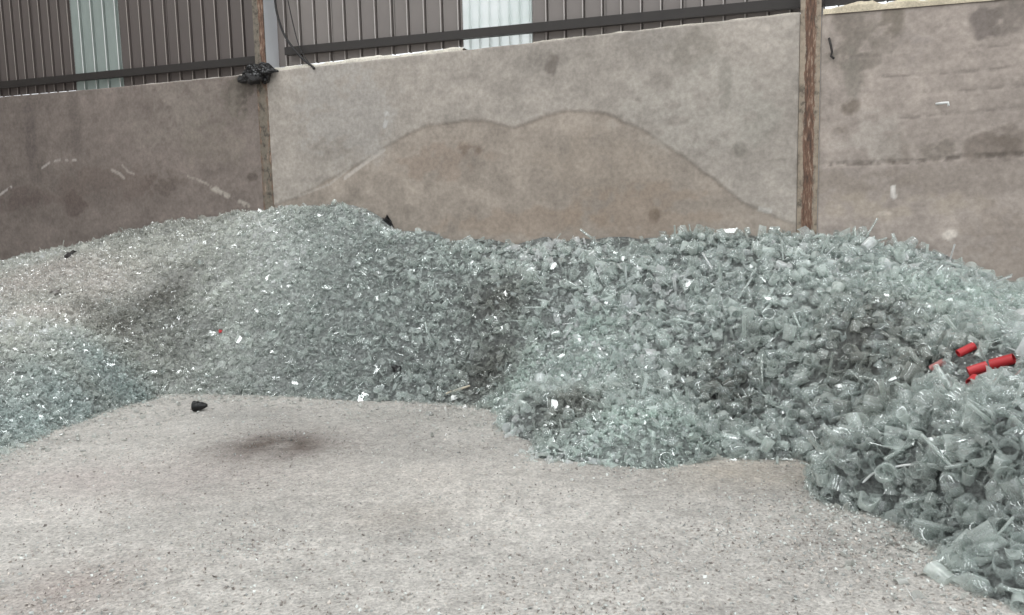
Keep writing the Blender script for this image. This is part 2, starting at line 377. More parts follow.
# ------------------------------------------------------------------ concrete wall, three bays
CU1, CU2 = 0.0, BAY
tops = {'wall_left': [(0, 97), (120, 87), (236, 76)], 'wall_back': [(284, 70), (459, 51), (559, 40), (800, 13)], 'wall_right': [(828, 14), (985, 1), (1024, -3)]}
TIDE = np.array([at_wall(*p) for p in [(270, 206), (300, 195), (335, 176), (370, 156), (400, 138), (430, 125), (462, 120), (482, 121), (500, 125), (515, 127), (530, 122), (545, 115), (562, 112), (585, 111), (605, 113), (630, 123), (660, 140), (690, 161), (715, 180), (740, 200), (765, 211), (795, 224)]])
def seg_d(u, z, pts):
    d = np.full(u.shape, 9.0)
    for a, b in zip(pts[:-1], pts[1:]):
        a = np.array(a); b = np.array(b); ab = b - a; L = ab @ ab
        t = np.clip(((u - a[0]) * ab[0] + (z - a[1]) * ab[1]) / L, 0, 1)
        d = np.minimum(d, np.hypot(u - a[0] - t * ab[0], z - a[1] - t * ab[1]))
    return d
def wall_bay(name, u0, u1, base, label):
    tp = np.array([at_wall(*p) for p in tops[name]]); zt = lambda u: np.interp(u, tp[:, 0], tp[:, 1]) if True else 0
    # carry the top line straight on beyond the last sighted points
    def ztop(u):
        z = np.interp(u, tp[:, 0], tp[:, 1])
        s0 = (tp[1, 1] - tp[0, 1]) / (tp[1, 0] - tp[0, 0]); s1 = (tp[-1, 1] - tp[-2, 1]) / (tp[-1, 0] - tp[-2, 0])
        return z + np.where(u < tp[0, 0], np.clip(s0, -.02, .02) * (u - tp[0, 0]), 0) + np.where(u > tp[-1, 0], np.clip(s1, -.02, .02) * (u - tp[-1, 0]), 0)
    nu = int((u1 - u0) / 0.017); nz = 200
    uu = np.linspace(u0, u1, nu); t = np.linspace(0, 1, nz)
    Ug, Tg = np.meshgrid(uu, t, indexing='ij'); ZT_ = ztop(uu) + 0.008 * fbm(uu * 5, uu * 0, 4, 3); Zg = Tg * ZT_[:, None]
    c = np.ones(Ug.shape + (3,)) * lin(*base)
    a = fbm(Ug * 0.9, Zg * 0.9, 51, 4)[..., None]; b = fbm(Ug * 4, Zg * 5, 57, 4)[..., None]; e = fbm(Ug * 1.2, Zg * 12, 61, 3)[..., None]
    d_ = fbm(Ug * 11, Zg * 13, 67, 3)[..., None]
    c = c * (1 + 0.34 * a + 0.26 * b + 0.18 * e + 0.34 * d_)
    rel = 0.008 * fbm(Ug * 2, Zg * 2, 71, 3) + 0.005 * fbm(Ug * 9, Zg * 9, 73, 3)
    def stain(px, py, ru, rz, rgb, w, rag=1.0):
        nonlocal c
        u, z = at_wall(px, py); k = smooth(0.25, 0.75, blob(Ug, Zg, u, z, ru * 1.25, rz * 1.25) * (1 + rag * (2.2 * b[..., 0] + 2.2 * d_[..., 0]))) * w; k = np.clip(k, 0, 1)[..., None]
        c = c * (1 - k) + k * lin(*rgb)
    def line(pts, wdt, rgb, w, rough=0.0):
        nonlocal c
        q = [at_wall(*p) for p in pts]; d = seg_d(Ug, Zg, q); k = smooth(wdt, wdt * 0.4, d) * w
        if rough: k = k * smooth(-0.05, 0.12, fbm(Ug * 14, Zg * 14, 81, 3) + rough)
        k = k[..., None]; c = c * (1 - k) + k * lin(*rgb); return d
    if name == 'wall_back':
        tz = np.interp(Ug, TIDE[:, 0], TIDE[:, 1]) + 0.05 * fbm(Ug * 5, Zg * 5, 91, 4)
        ins = smooth(0.01, -0.02, Zg - tz)[..., None] * ((Ug > TIDE[0, 0]) & (Ug < TIDE[-1, 0]))[..., None]
        c = c * (1 - 0.75 * ins) + 0.75 * ins * (lin(*base) * np.array([0.92, 0.87, 0.825])) * (1 + 0.65 * b + 0.35 * a + 0.25 * d_)
        edge = np.exp(-((Zg - tz) / 0.022) ** 2)[..., None] * smooth(TIDE[2, 0], TIDE[5, 0], Ug)[..., None] * smooth(TIDE[-1, 0], TIDE[-4, 0], Ug)[..., None] * np.clip(0.8 + 2 * b, 0.2, 1)
        c = c * (1 - 0.27 * edge) + 0.27 * edge * lin(112, 98, 88)
        rel = rel + 0.010 * (1 - ins[..., 0])          # the upper skin stands a little proud of the bared patch
        line([(345, 178), (372, 158), (384, 150)], 0.03, (206, 198, 190), 0.6, 0.0)
        line([(300, 196), (330, 184), (350, 168)], 0.02, (196, 188, 180), 0.4, 0.0)
        line([(387, 113), (388, 118), (385, 126)], 0.035, (218, 216, 214), 0.85, 0.15)
        for (px, py, ru, rz, rgb, w) in [(440, 160, 0.5, 0.18, (140, 124, 112), 0.5), (470, 150, 0.15, 0.05, (120, 106, 96), 0.6), (600, 170, 0.6, 0.3, (150, 138, 126), 0.4), (540, 60, 0.25, 0.12, (128, 122, 116), 0.5), (552, 68, 0.06, 0.14, (112, 104, 98), 0.7),
                                         (660, 45, 0.3, 0.2, (140, 134, 128), 0.5), (690, 50, 0.2, 0.16, (126, 120, 112), 0.55), (760, 120, 0.16, 0.2, (134, 130, 122), 0.5), (740, 150, 0.06, 0.06, (110, 106, 98), 0.5), (640, 210, 0.7, 0.2, (146, 130, 116), 0.5),
                                         (345, 110, 0.6, 0.5, (160, 156, 152), 0.5), (520, 222, 0.8, 0.12, (148, 132, 118), 0.5), (700, 110, 0.6, 0.35, (172, 166, 158), 0.5), (725, 85, 0.05, 0.2, (126, 122, 114), 0.4), (655, 215, 0.05, 0.06, (120, 106, 94), 0.7)]:
            stain(px, py, ru, rz, rgb, w)
        line([(752, 161), (780, 160), (800, 158)], 0.02, (130, 124, 116), 0.5, 0.05)
        line([(757, 209), (770, 211)], 0.03, (206, 202, 196), 0.7, 0.1)
    elif name == 'wall_left':
        for (px, py, ru, rz, rgb, w) in [(30, 130, 0.12, 0.5, (92, 84, 82), 0.5), (75, 120, 0.1, 0.5, (98, 90, 86), 0.4), (235, 100, 0.2, 0.2, (96, 90, 82), 0.7), (245, 90, 0.12, 0.2, (80, 74, 68), 0.6), (180, 115, 0.8, 0.35, (138, 130, 122), 0.5), (252, 178, 0.1, 0.05, (84, 76, 70), 0.6),
                                         (75, 205, 0.18, 0.15, (92, 80, 76), 0.6), (20, 200, 0.5, 0.15, (100, 88, 84), 0.6), (165, 185, 0.3, 0.15, (100, 90, 84), 0.6), (100, 185, 0.9, 0.2, (108, 96, 90), 0.5), (215, 140, 0.5, 0.3, (134, 126, 116), 0.4)]:
            stain(px, py, ru, rz, rgb, w)
        line([(42, 168), (52, 161), (60, 160), (76, 160)], 0.022, (186, 178, 172), 0.7, 0.05)
        line([(0, 194), (6, 191), (11, 187)], 0.03, (190, 182, 178), 0.8, 0.1)
        line([(112, 170), (120, 174), (124, 178)], 0.03, (176, 168, 160), 0.6, 0.0)
        line([(122, 165), (128, 172), (134, 174)], 0.02, (176, 168, 160), 0.5, 0.0)
        line([(188, 176), (205, 183), (218, 188)], 0.022, (180, 172, 162), 0.6, 0.05)
        line([(212, 188), (228, 196), (248, 206)], 0.045, (184, 176, 166), 0.75, 0.1)
    else:
        for (px, py, ru, rz, rgb, w) in [(855, 40, 0.15, 0.28, (126, 118, 110), 0.75), (893, 22, 0.08, 0.16, (120, 112, 102), 0.75), (870, 50, 0.3, 0.14, (132, 124, 116), 0.6), (987, 20, 0.09, 0.13, (112, 104, 100), 0.75), (1008, 15, 0.12, 0.14, (120, 112, 106), 0.7), (851, 75, 0.06, 0.2, (132, 126, 118), 0.6),
                                         (850, 107, 0.06, 0.06, (112, 102, 92), 0.7), (845, 130, 0.08, 0.05, (118, 108, 98), 0.6), (893, 148, 0.10, 0.14, (126, 116, 108), 0.7), (940, 142, 0.14, 0.12, (122, 114, 106), 0.7), (990, 145, 0.2, 0.1, (118, 108, 100), 0.7), (1015, 135, 0.15, 0.1, (118, 108, 100), 0.6),
                                         (870, 140, 0.22, 0.2, (178, 170, 162), 0.5), (845, 185, 0.5, 0.12, (140, 130, 120), 0.5), (960, 180, 0.8, 0.14, (138, 128, 120), 0.5), (1010, 250, 0.3, 0.3, (148, 136, 126), 0.5), (870, 205, 0.6, 0.1, (172, 160, 146), 0.5), (912, 48, 0.14, 0.14, (146, 138, 134), 0.4)]:
            stain(px, py, ru, rz, rgb, w)
        for (pts, wd_) in [([(880, 77), (940, 74), (1024, 66)], 0.018), ([(920, 94), (985, 89), (1024, 85)], 0.018), ([(850, 57), (880, 56)], 0.02), ([(935, 27), (958, 25)], 0.016), ([(970, 48), (1024, 43)], 0.014), ([(900, 118), (1024, 108)], 0.014)]:
            dd = line(pts, wd_, (118, 110, 104), 0.5, 0.02); rel = rel - 0.004 * np.exp(-(dd / 0.012) ** 2)
        dd = line([(826, 164), (880, 163), (925, 161), (960, 157), (1024, 154)], 0.03, (98, 90, 84), 0.7, 0.06); rel = rel - 0.008 * np.exp(-(dd / 0.015) ** 2)
        line([(893, 187), (894, 197)], 0.025, (222, 216, 210), 0.9, 0.15)
        stain(949, 238, 0.055, 0.05, (222, 212, 202), 0.9, 0.8); stain(884, 213, 0.05, 0.02, (204, 192, 180), 0.7)
    Pw = uvz(Ug, rel, Zg); nf = Ug.size
    V = list(Pw.reshape(-1, 3)); Fq = grid_faces(nu, nz)
    # back face and the closing strips
    top_i = np.arange(nu) * nz + nz - 1
    back = uvz(uu, -0.2, ZT_); backlow = uvz(uu, -0.2, np.zeros(nu))
    V = np.concatenate([Pw.reshape(-1, 3), back, backlow]); bi = nf + np.arange(nu); li = bi + nu
    F2 = np.concatenate([Fq[:, ::1], np.stack([top_i[:-1], top_i[1:], bi[1:], bi[:-1]], -1), np.stack([bi[:-1], bi[1:], li[1:], li[:-1]], -1)])
    C2 = np.concatenate([np.clip(c, 0, 1).reshape(-1, 3), np.ones((2 * nu, 3)) * lin(200, 192, 180)])
    o = mesh_np(name, V, F2, M_CONC, True, C2); tag(o, label, kind='structure'); return ztop
ZL = wall_bay('wall_left', -6.6, CU1 - 0.075, (127, 117, 111), 'dark stained concrete wall bay with pale scrape marks')
ZB = wall_bay('wall_back', CU1 + 0.075, CU2 - 0.09, (166, 158, 150), 'grey concrete wall bay with a curved tide mark')
ZR = wall_bay('wall_right', CU2 + 0.09, BAY + 5.0, (168, 157, 149), 'grey concrete wall bay with faint courses and a crack')

# mortar bedding along the wall tops
def mortar(name, u0, u1, zf, hgt, v0, v1, rgb, label, seed):
    n = int((u1 - u0) / 0.03); uu = np.linspace(u0, u1, n); hh = np.maximum(hgt * (1 + 1.3 * fbm(uu * 6, uu * 0 + seed, seed, 4)), 0.006)
    ww = 0.012 * fbm(uu * 8, uu * 0, seed + 5, 3)
    rows = [uvz(uu, v1 + ww, zf(uu) - 0.004), uvz(uu, v1 + ww * 0.5 + 0.003, zf(uu) + hh * 0.6), uvz(uu, v1 - 0.03, zf(uu) + hh), uvz(uu, v0, zf(uu) + hh * 0.9), uvz(uu, v0, zf(uu) - 0.004)]
    V = np.stack(rows, 1).reshape(-1, 3); Fq = grid_faces(n, 5)
    c = lin(*rgb) * (1 + 0.5 * fbm(np.repeat(uu, 5) * 9, np.tile(np.arange(5), n) * 1.0, seed, 3))[:, None]
    o = mesh_np(name, V, Fq, M_MORTAR, False, np.clip(c, 0, 1)); return tag(o, label, kind='structure')
uA = at_wall(462, 50)[0]; uB = at_wall(532, 42)[0]
mortar('trim_1', CU1 + 0.17, uA, ZB, 0.045, -0.19, -0.02, (226, 220, 208), 'pale mortar bedding on the wall top beside the cables', 11)
mortar('trim_2', uB, CU2 - 0.1, ZB, 0.02, -0.19, -0.02, (214, 208, 196), 'thin pale mortar bedding on the wall top up to the rusted column', 12)
mortar('trim_3', CU2 + 0.1, BAY + 4.5, ZR, 0.075, -0.19, 0.015, (206, 194, 172), 'thick cream mortar bedding on the cracked wall bay', 13)
mortar('trim_4', at_wall(118, 88)[0], CU1 - 0.08, ZL, 0.02, -0.19, -0.03, (206, 200, 192), 'thin pale mortar bedding on the dark wall bay', 14)

# ------------------------------------------------------------------ cladding sheets above the wall
CV = -0.24; ROOFZ = 7.6
clad = tag(empty('wall_cladding', uvz(0, CV, 3.3)), 'ribbed grey-brown metal cladding with translucent sheets above the concrete wall', kind='structure')
RIB = 0.2
uT0, uT1 = at_wall(462, 20, CV)[0], at_wall(532, 20, CV)[0]
uS0, uS1 = at_wall(71, 20, CV)[0], at_wall(119, 20, CV)[0]
SW = uT1 - uT0
def sheet(u0, u1, zb, mat, nribs, lap=0.0, v=CV):
    prof = []; w = (u1 - u0) / nribs
    for k in range(nribs):
        a = u0 + k * w
        prof += [(a, 0.0), (a + w * 0.76, 0.0), (a + w * 0.785, 0.022), (a + w * 0.845, 0.022), (a + w * 0.855, -0.03), (a + w * 0.915, -0.03), (a + w * 0.93, 0.0)]
    prof.append((u1 + lap, 0.0)); n = len(prof); pu = np.array([p[0] for p in prof]); pv = np.array([p[1] for p in prof]) + v
    zz = [zb(pu), np.full(n, 4.4), np.full(n, 6.0), np.full(n, ROOFZ)]
    V = np.stack([uvz(pu, pv, z) for z in zz], 1).reshape(-1, 3)
    Vb = np.stack([uvz(pu, pv - 0.004, z) for z in zz], 1).reshape(-1, 3)
    Fq = grid_faces(n, 4); m = len(V)
    ends = [(i * 4, (i + 1) * 4, m + (i + 1) * 4, m + i * 4) for i in range(n - 1)]
    o = pyobj('cladding_sheet', np.r_[V, Vb], [tuple(f) for f in Fq] + [tuple(m + np.array(f[::-1])) for f in Fq] + ends, mat)
    o.data.materials.append(crest_of(mat))      # paler crest of each rib, light painted into its colour
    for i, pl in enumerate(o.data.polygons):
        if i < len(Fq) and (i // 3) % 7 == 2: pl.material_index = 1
    return o
def zbot(u):
    u = np.asarray(u, float); return np.where(u < CU1, ZL(u) + 0.055, np.where(u < uA + 0.1, ZB(u) + 0.095, np.where(u < CU2, ZB(u) + 0.058, ZR(u) + 0.12)))
def place(u0, u1, mat, n, label=None, zb=zbot):
    o = sheet(u0, u1, zb, mat, n, 0.01); o.parent = clad; o.matrix_parent_inverse = Matrix.Translation(uvz(0, CV, 3.3)).inverted()
    if label: o['label'] = label
place(uT0, uT1, M_TL_BRIGHT, 7, 'bright clean translucent sheet', lambda u: ZB(u) - 0.02)
place(uS0, uS1, M_TL_DULL, 4, 'grimy pale green translucent sheet', lambda u: ZL(u) + 0.0)
def fill(ua, ub):
    n = max(1, round((ub - ua) / 0.8)); w = (ub - ua) / n
    for k in range(n): place(ua + k * w, ua + (k + 1) * w, M_CLAD_DARK if ua + (k + 0.5) * w < CU1 - 0.05 else M_CLAD, max(2, round(w / RIB)))
fill(-8.0, uS0); fill(uS1, CU1 + 0.02); fill(CU1 + 0.02, uT0); fill(uT1, BAY + 6.0)

# horizontal girt in front of the sheets
gl_ = [at_wall(0, 85, CV + 0.1), at_wall(250, 60.5, CV + 0.1)]; gr_ = [at_wall(300, 50, CV + 0.1), at_wall(640, 17.5, CV + 0.1)]
def girt(u0, u1, pts, label):
    (ua, za), (ub, zb) = pts; f = lambda u: za + (zb - za) * (u - ua) / (ub - ua)
    s = [(0.0, -0.045), (0.07, -0.045), (0.07, -0.034), (0.012, -0.034), (0.012, 0.034), (0.07, 0.034), (0.07, 0.045), (0.0, 0.045)]
    V = [uvz(u, CV + 0.115 - a, f(u) + b) for u in (u0, u1) for a, b in s]; n = len(s)
    Fc = [(i, (i + 1) % n, n + (i + 1) % n, n + i) for i in range(n)] + [tuple(range(n))[::-1], tuple(range(n, 2 * n))]
    o = pyobj('trim_girt', V, Fc, M_GIRT); o.name = 'trim_girt'; return tag(o, label, kind='structure')
girt(-8, CU1 - 0.09, gl_, 'dark steel girt above the dark wall bay'); girt(CU1 + 0.25, CU2 - 0.1, gr_, 'dark steel girt crossing the bright translucent sheet')
girt(CU2 + 0.1, BAY + 6, [(a, b) for a, b in gr_], 'dark steel girt above the cracked wall bay')

# ------------------------------------------------------------------ steel columns
def column(name, uc, half, ztop_, label, side, v_front, depth, rust_top, mat=M_RUST):
    root = tag(empty(name, uvz(uc, 0, 0)), label, kind='structure')
    inv = Matrix.Translation(uvz(uc, 0, 0)).inverted()
    # front flange: dense enough to carry the rust streaks across its width
    nu, nz = 13, 60; us = np.linspace(-half, half, nu); zs = np.linspace(0, ROOFZ, nz)
    Ug, Zg = np.meshgrid(us, zs, indexing='ij'); V = uvz(uc + Ug, v_front, Zg).reshape(-1, 3); Vb = uvz(uc + Ug, v_front - 0.012, Zg).reshape(-1, 3); m = len(V)
    Fq = grid_faces(nu, nz); r = rust_top(Ug / half, Zg); C = np.stack([r, r, r], -1).reshape(-1, 3)
    s = [(i, i + 1, m + i + 1, m + i) for i in range(nz - 1)] + [((nu - 1) * nz + i, m + (nu - 1) * nz + i, m + (nu - 1) * nz + i + 1, (nu - 1) * nz + i + 1) for i in range(nz - 1)]
    o = mesh_np('front_flange', np.r_[V, Vb], np.r_[Fq, m + Fq[:, ::-1], np.array(s)], mat, False, np.r_[C, C * 0 + 0.35], root); o.matrix_parent_inverse = inv
    o = pyobj('web', box_uvz(uc - 0.02 + side, uc + 0.02 + side, v_front - depth, v_front - 0.012, 0, ROOFZ), BOXF, M_PAINT, parent=root); o.matrix_parent_inverse = inv
    o = pyobj('rear_flange', box_uvz(uc - half, uc + half + 0.02, v_front - depth - 0.012, v_front - depth, 0, ROOFZ), BOXF, M_PAINT, parent=root); o.matrix_parent_inverse = inv
z_wall = ZT
column('steel_column', CU1, 0.078, 0, 'steel column wrapped in a black bundle at the wall top', 0.05, 0.012, 0.36,
       lambda x, z: np.where(z > z_wall - 0.15, smooth(-0.25, 0.3, x) * 0.8 + 0.1, 0.30 + 0.2 * smooth(0.4, 0.9, np.abs(x)) ), M_RUST2)
column('steel_column', CU2, 0.086, 0, 'rust-streaked steel column with pale flaking edges', 0.05, 0.02, 0.36,
       lambda x, z: 0.22 + 0.62 * smooth(0.75, 0.25, np.abs(x - 0.0)) )

# ------------------------------------------------------------------ unseen roof; its skylights are added to put glints on the glass
roof = tag(empty('ceiling', uvz(0, 0, ROOFZ)), 'shed roof of steel sheets with added skylights', kind='structure')
ri = Matrix.Translation(uvz(0, 0, ROOFZ)).inverted()
strips = [-5.0, 0.0, 5.0, 10.0]; SKW = 0.3; edges = [-9.0]
for s_ in strips: edges += [s_ - SKW, s_ + SKW]
edges.append(11.5)
for k in range(0, len(edges), 2):
    o = pyobj('roof_sheet', box_uvz(edges[k], edges[k + 1], -0.4, 15.0, ROOFZ, ROOFZ + 0.05), BOXF, M_ROOF, parent=roof); o.matrix_parent_inverse = ri
for s_ in strips:
    o = pyobj('added_skylight_sheet', box_uvz(s_ - SKW, s_ + SKW, -0.4, 15.0, ROOFZ, ROOFZ + 0.03), BOXF, M_TL_BRIGHT, parent=roof); o.matrix_parent_inverse = ri
    ld = bpy.data.lights.new('added_skylight', 'AREA'); ld.shape = 'RECTANGLE'; ld.size = SKW * 1.9; ld.size_y = 14.4; ld.energy = ADDED_SKYLIGHT_POWER; ld.color = (0.96, 0.99, 1.0)  # area lamp added under the strip to make the glass sparkle
    lo = bpy.data.objects.new('added_skylight', ld); COL.objects.link(lo)
    m = Matrix((( D[0], N[0], 0), (D[1], N[1], 0), (0, 0, 1))).to_4x4(); lo.matrix_world = Matrix.Translation(uvz(s_, 7.3, ROOFZ - 0.02)) @ m

tag(pyobj('added_wall_end', box_uvz(-8.3, -8.1, -0.3, 15.0, 0, ROOFZ), BOXF, M_ROOF), 'added end wall of the shed, out of view', kind='structure')  # unseen wall added to cut the light from this side

# ------------------------------------------------------------------ glass piece shapes
def lathe(segs, n, jag=None, a0=0.0):
    V, Fc = [], []
    for si, seg in enumerate(segs):
        b = len(V)
        for (r, z) in seg:
            for j in range(n):
                t = 2 * math.pi * j / n + a0; zz = z if jag is None else min(z, jag[j])
                V.append((r * math.cos(t), r * math.sin(t), zz))
        for k in range(len(seg) - 1):
            for j in range(n):
                p, q = b + k * n + j, b + k * n + (j + 1) % n
                Fc += [(p, q, q + n), (p, q + n, p + n)]
    return np.array(V), np.array(Fc), np.ones(len(Fc), bool)
def cup(r, h, w=0.004, flare=0.92, base=0.012, n=18, jag=None, lip=0.0):
    rb = r * flare
    return lathe([[(rb * 0.9, 0), (rb, 0.006), (r, h * 0.55), (r + lip * 0.4, h * 0.93), (r + lip, h)], [(r + lip, h), (r + lip - w, h)], [(r + lip - w, h), (r - w, h * 0.55), (rb - w, base + 0.004), (rb * 0.6, base), (0.001, base)], [(rb * 0.9, 0), (rb * 0.7, 0.004), (0.001, 0.005)]], n, jag)
def bottle(r, h, n=18):
    rn = r * 0.45
    return lathe([[(r * 0.9, 0), (r, 0.008), (r, h * 0.62), (r * 0.85, h * 0.74), (rn, h * 0.84), (rn, h * 0.97)], [(rn * 1.2, h * 0.95), (rn * 1.2, h), (rn * 0.75, h)], [(rn * 0.75, h), (rn * 0.75, h * 0.84), (r * 0.8, h * 0.73), (r * 0.93, h * 0.6), (r * 0.9, 0.014), (0.001, 0.012)], [(r * 0.9, 0), (0.001, 0.006)]], n)
def tube(r, L, w=0.003, n=12):
    return lathe([[(r, 0), (r, L * 0.5), (r, L)], [(r, L), (r - w, L)], [(r - w, L), (r - w, 0)], [(r - w, 0), (r, 0)]], n)
def dish(r, n=18):
    return lathe([[(r * 0.7, 0), (r * 0.95, 0.006), (r, 0.028)], [(r, 0.028), (r - 0.005, 0.028)], [(r - 0.005, 0.028), (r * 0.8, 0.012), (r * 0.55, 0.009), (r * 0.5, 0.016), (r * 0.4, 0.016), (r * 0.36, 0.009), (0.001, 0.008)], [(r * 0.7, 0), (0.001, 0.002)]], n)
def shard(R, ang, L, th, na=4, nl=2, seed=0, cone=0.0):
    g = np.random.default_rng(seed); V = []
    js = g.uniform(-0.22, 0.22, (na + 1, 2)) * L; ja = g.uniform(-0.15, 0.15, (2, nl + 1)) * ang
    for s in (0, 1):
        for i in range(na + 1):
            for k in range(nl + 1):
                a = -ang / 2 + ang * i / na + (ja[0, k] if i == 0 else ja[1, k] if i == na else 0)
                z = -L / 2 + L * k / nl + (js[i, 0] if k == 0 else js[i, 1] if k == nl else 0)
                rr = R * (1 + cone * z / L) - s * th; V.append((rr * math.cos(a) - R * math.cos(ang / 4), rr * math.sin(a), z))
    m = (na + 1) * (nl + 1); q = grid_faces(na + 1, nl + 1); Fq = [tuple(f) for f in q] + [tuple(m + f[::-1]) for f in q]
    rim = [i * (nl + 1) for i in range(na + 1)] + [na * (nl + 1) + k for k in range(1, nl + 1)] + [i * (nl + 1) + nl for i in range(na - 1, -1, -1)] + [k for k in range(nl - 1, 0, -1)]
    for a, b in zip(rim, rim[1:] + rim[:1]): Fq.append((b, a, m + a, m + b))
    T = np.array([(f[0], f[1], f[2]) for f in Fq] + [(f[0], f[2], f[3]) for f in Fq])
    return np.array(V), T, np.zeros(len(T), bool)
def crumb(seed):
    g = np.random.default_rng(seed); V = np.array([(1, 0, 0), (-1, 0, 0), (0, 1, 0), (0, -1, 0), (0, 0, 1), (0, 0, -1)]) * g.uniform(0.45, 1.1, (6, 1)) * np.array([1, g.uniform(0.5, 1), g.uniform(0.2, 0.6)]) + g.uniform(-0.2, 0.2, (6, 3))
    T = np.array([(0, 2, 4), (2, 1, 4), (1, 3, 4), (3, 0, 4), (2, 0, 5), (1, 2, 5), (3, 1, 5), (0, 3, 5)]); return V * 0.5, T, np.zeros(8, bool)

def rand_rot(n, g, flat=None):
    q = g.normal(size=(n, 4)); q /= np.linalg.norm(q, axis=1)[:, None]; w, x, y, z = q.T
    return np.stack([np.stack([1 - 2 * (y * y + z * z), 2 * (x * y - z * w), 2 * (x * z + y * w)], -1), np.stack([2 * (x * y + z * w), 1 - 2 * (x * x + z * z), 2 * (y * z - x * w)], -1),
                     np.stack([2 * (x * z - y * w), 2 * (y * z + x * w), 1 - 2 * (x * x + y * y)], -1)], 1)

def scatter_mesh(name, temps, pick, R, sc, P, C, mat, parent=None):
    Vs, Fs, Ss, Cs, off = [], [], [], [], 0
    for t, (tv, tf, ts) in enumerate(temps):
        i = np.nonzero(pick == t)[0]
        if not len(i): continue
        v = np.einsum('nij,kj->nki', R[i], tv) * sc[i, None, None] + P[i, None, :]
        f = tf[None] + (np.arange(len(i)) * len(tv))[:, None, None] + off
        Vs.append(v.reshape(-1, 3)); Fs.append(f.reshape(-1, 3)); Ss.append(np.tile(ts, len(i))); Cs.append(np.repeat(C[i], len(tv), 0)); off += len(tv) * len(i)
    return mesh_np(name, np.concatenate(Vs), np.concatenate(Fs), mat, np.concatenate(Ss), np.clip(np.concatenate(Cs), 0, 1), parent)

# ------------------------------------------------------------------ the heap: bed and loose broken glass
ok = HZ > -0.06
Fq = grid_faces(*GU.shape); keep = ok.ravel()[Fq].any(1)
Fk = Fq[keep]; used = np.unique(Fk); remap = np.full(GU.size, -1); remap[used] = np.arange(len(used))
Pg = uvz(GU, GV + 0.03, HZ - 0.02).reshape(-1, 3)[used]
sandw = psum(P_SAND, GU.ravel()[used], GV.ravel()[used])[:, None]
Cg = glass_tint(GU.ravel()[used], GV.ravel()[used]) * (0.27 + 0.36 * smooth(3.2, -0.6, GU.ravel()[used] - 0.35 * GV.ravel()[used])[:, None] + 0.4 * sandw + 0.2 * psum(P_PALE, GU.ravel()[used], GV.ravel()[used])[:, None])  # bed tint darkened: shade of the gaps between pieces painted in
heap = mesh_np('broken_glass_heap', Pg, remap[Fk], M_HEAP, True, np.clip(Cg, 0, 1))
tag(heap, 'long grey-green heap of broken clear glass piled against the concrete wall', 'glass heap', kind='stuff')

def in_view(P, mx=420, my=160):
    q = project(P); return (q[:, 2] > 0.5) & (q[:, 0] > -mx) & (q[:, 0] < W + mx) & (q[:, 1] < H + my) & (q[:, 1] > -50), q
def sample_heap(n, g, hmin=-0.03):
    u = g.uniform(U0, U1, n); v = g.uniform(0.12, V1, n); h = heap_h(u, v); k = h > hmin; u, v, h = u[k], v[k], h[k]
    P = uvz(u, v, h); k, q = in_view(P); return u[k], v[k], h[k], P[k], q[k]
def piece_size(u, v):
    """typical piece: large in the fresh tip, small in the old crushed part"""
    s = 0.044 + 0.026 * smooth(0.6, 5.6, u - 0.10 * v)
    f = psum(P_FINE, u, v); s = s * (1 - f) + 0.032 * f
    f = psum(P_SAND, u, v); return s * (1 - f) + 0.028 * f

def low_cup(r, h, jag=None, n=10, w=0.05, b=0.12):
    return lathe([[(r * 0.85, 0), (r, h)], [(r, h), (r - w, h)], [(r - w, h), (r * 0.78, b), (0.01, b)], [(r * 0.85, 0), (0.01, 0.03)]], n, jag)
def low_tube(r, L, w, n=7): return lathe([[(r, 0), (r, L)], [(r, L), (r - w, L)], [(r - w, L), (r - w, 0)]], n)
CULLET = [low_cup(0.5, 1.1), low_cup(0.5, 0.8, np.array([.8, .5, .35, .6, .8, .7, .4, .3, .6, .7])), low_cup(0.42, 0.5, np.array([.2, .3, .5, .4, .2, .25, .4, .5, .3, .2])), low_tube(0.16, 1.7, 0.04, 8), low_tube(0.10, 2.2, 0.03, 7),
          lathe([[(0.36, 0), (0.5, 0.25)], [(0.5, 0.25), (0.45, 0.25)], [(0.45, 0.25), (0.3, 0.09), (0.01, 0.08)]], 10)]
NS = len(CULLET)
for k in range(8): CULLET.append(shard(0.5 + 0.08 * k, 1.0 + 0.12 * k, 0.7 + 0.08 * k, 0.05, 3, 1, 100 + k, 0.1 * (k % 3)))
for k in range(4): CULLET.append(shard(0.9, 0.5, 0.5, 0.06, 2, 1, 200 + k))
u, v, h, P, q = sample_heap(900000, rng)
s = piece_size(u, v); area = (U1 - U0) * V1
dens = 1.95 / s ** 2 / heap_n(u, v)[:, 2] ** 1.5; pr = dens * area / 900000 * np.where((q[:, 0] < -60) | (q[:, 0] > W + 60) | (q[:, 1] > H + 40), 0.4, 1.0)
redp = np.array([heap_hit(x, y) for x, y in [(966, 351), (979, 370), (990, 367), (1001, 363), (1012, 360), (972, 379), (975, 385), (995, 377), (938, 367)]])
k = (rng.random(len(u)) < pr) & (np.linalg.norm(P[:, None] - redp[None], axis=2).min(1) > 0.085); u, v, h, P, s = u[k], v[k], h[k], P[k], s[k]
n = len(u); bigw = smooth(0.048, 0.072, s)
r_ = rng.random(n); whole = r_ < 0.10 + 0.34 * bigw + 0.25 * smooth(4.6, 6.0, u)
pick = np.where(whole, rng.choice(NS, n, p=[.26, .24, .16, .14, .10, .10]), NS + rng.integers(0, 12, n))
sz = s * np.clip(np.exp(rng.normal(0, 0.28, n)), 0.5, 1.45); sz = np.where(whole, sz * 0.95, sz * 0.95)
R = rand_rot(n, rng); nn = heap_n(u, v); lift = rng.uniform(-0.35, 0.55, n) * sz
C = glass_tint(u, v) * rng.uniform(0.75, 1.25, (n, 1))
print('cullet pieces', n)
o = scatter_mesh('broken_glass', CULLET, pick, R, sz, P + nn * lift[:, None], C, M_GLASS)
